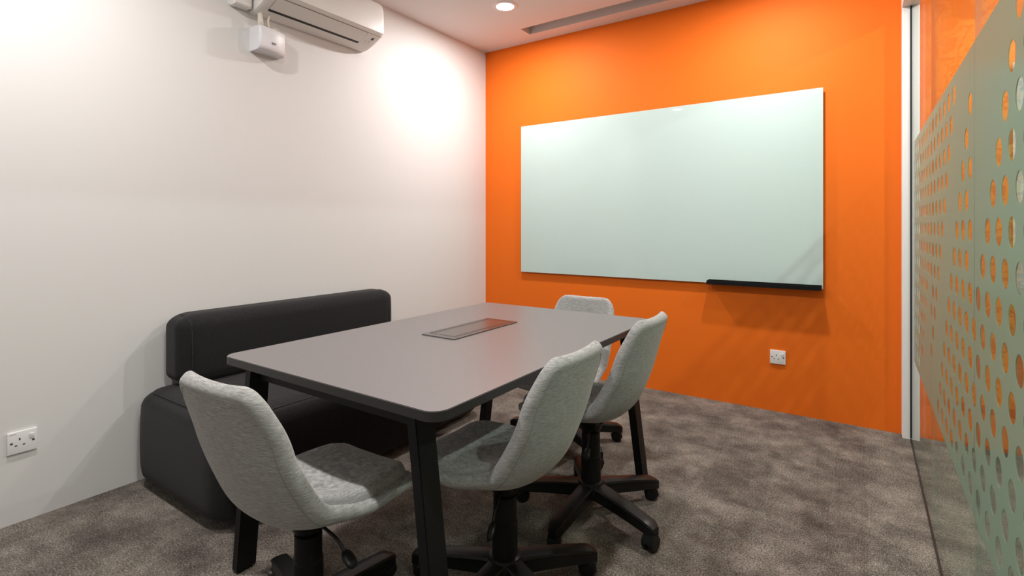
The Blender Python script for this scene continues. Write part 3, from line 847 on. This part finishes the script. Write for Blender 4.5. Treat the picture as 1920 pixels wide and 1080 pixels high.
def chair(x, y, rotz, dz, base_ang, label, lever_dir=0.0, swivels=(0.4, 2.2, 4.0, 5.1, 1.3)):
    """faces local +Y; base_ang is the world angle of one arm"""
    t = thing('office_chair', label, 'chair', (x, y, 0), rotz)
    sh = make_shell_bm(); bmesh.ops.translate(sh, vec=(0, 0, dz), verts=sh.verts)
    s_ = obj('seat_shell', sh, M['grey_fabric'], t, smooth=True)
    pp = piping_bm(); bmesh.ops.translate(pp, vec=(0, 0, dz), verts=pp.verts); obj('piping', pp, M['grey_piping'], s_, smooth=True)
    pd = pad_bm(); bmesh.ops.translate(pd, vec=(0, 0, dz), verts=pd.verts); obj('seat_cushion', pd, M['grey_fabric'], t, smooth=True)
    bm = bmesh.new(); box(bm, (-0.06, -0.05, 0.362 + dz), (0.06, 0.11, 0.384 + dz), 0.006); cyl(bm, (0, 0, 0.33 + dz), (0, 0, 0.362 + dz), 0.040, 0.055, n=32)
    obj('mechanism', bm, M['black_plastic'], t, autosmooth=True)
    zt = 0.32 + dz
    bm = bmesh.new(); lathe(bm, [(0.040, 0.10), (0.040, 0.235), (0.037, 0.237), (0.037, zt - 0.002), (0.030, zt)], n=36)
    obj('gas_column', bm, M['black_metal'], t, autosmooth=True)
    bm = bmesh.new()
    lathe(bm, [(0.044, 0.070), (0.054, 0.078), (0.056, 0.118), (0.050, 0.132), (0.041, 0.136)], n=40)
    hub = obj('base_hub', bm, M['black_plastic'], t, autosmooth=True)
    a0 = base_ang - rotz
    for k in range(5):
        a = a0 + 2 * PI * k / 5
        obj('base_arm', arm_bm(a), M['black_plastic'], t, autosmooth=True)
        castor_parts(a, swivels[k] - rotz, t)
    bm = bmesh.new(); ld = Vector((math.cos(lever_dir), math.sin(lever_dir), 0))
    p0 = ld * 0.05 + Vector((0, 0, 0.350 + dz)); p1 = ld * 0.105 + Vector((0, 0, 0.330 + dz)); p2 = ld * 0.140 + Vector((0, 0, 0.300 + dz))
    tube(bm, catmull([p0, p1, p2], 6), 0.0045, n=10)
    lv = obj('lever', bm, M['black_plastic'], t, smooth=True)
    kb = rbox((0.052, 0.036, 0.016), (0, 0, 0), (0.02, 0.016, 0.0078), 5)
    dirv = (p2 - p1).normalized(); rot = Vector((1, 0, 0)).rotation_difference(dirv).to_matrix().to_4x4()
    bmesh.ops.transform(kb, matrix=Matrix.Translation(p2 + dirv * 0.018) @ rot, verts=kb.verts)
    obj('lever_knob', kb, M['black_plastic'], lv, smooth=True)
    return t
D = math.radians
chair(-1.282, 0.872, D(2), -0.012, D(91), 'light grey office chair at the near end of the table, back to the camera', lever_dir=D(5))
chair(-0.932, 1.330, D(90), 0.0, D(53), 'light grey office chair on the right side of the table, nearer one', lever_dir=D(200))
chair(-0.915, 1.915, D(90), 0.012, D(54), 'light grey office chair on the right side of the table, farther one', lever_dir=D(200))
chair(-1.315, 2.43, D(180), -0.05, D(43), 'light grey office chair beyond the far end of the table facing the camera', lever_dir=D(20))
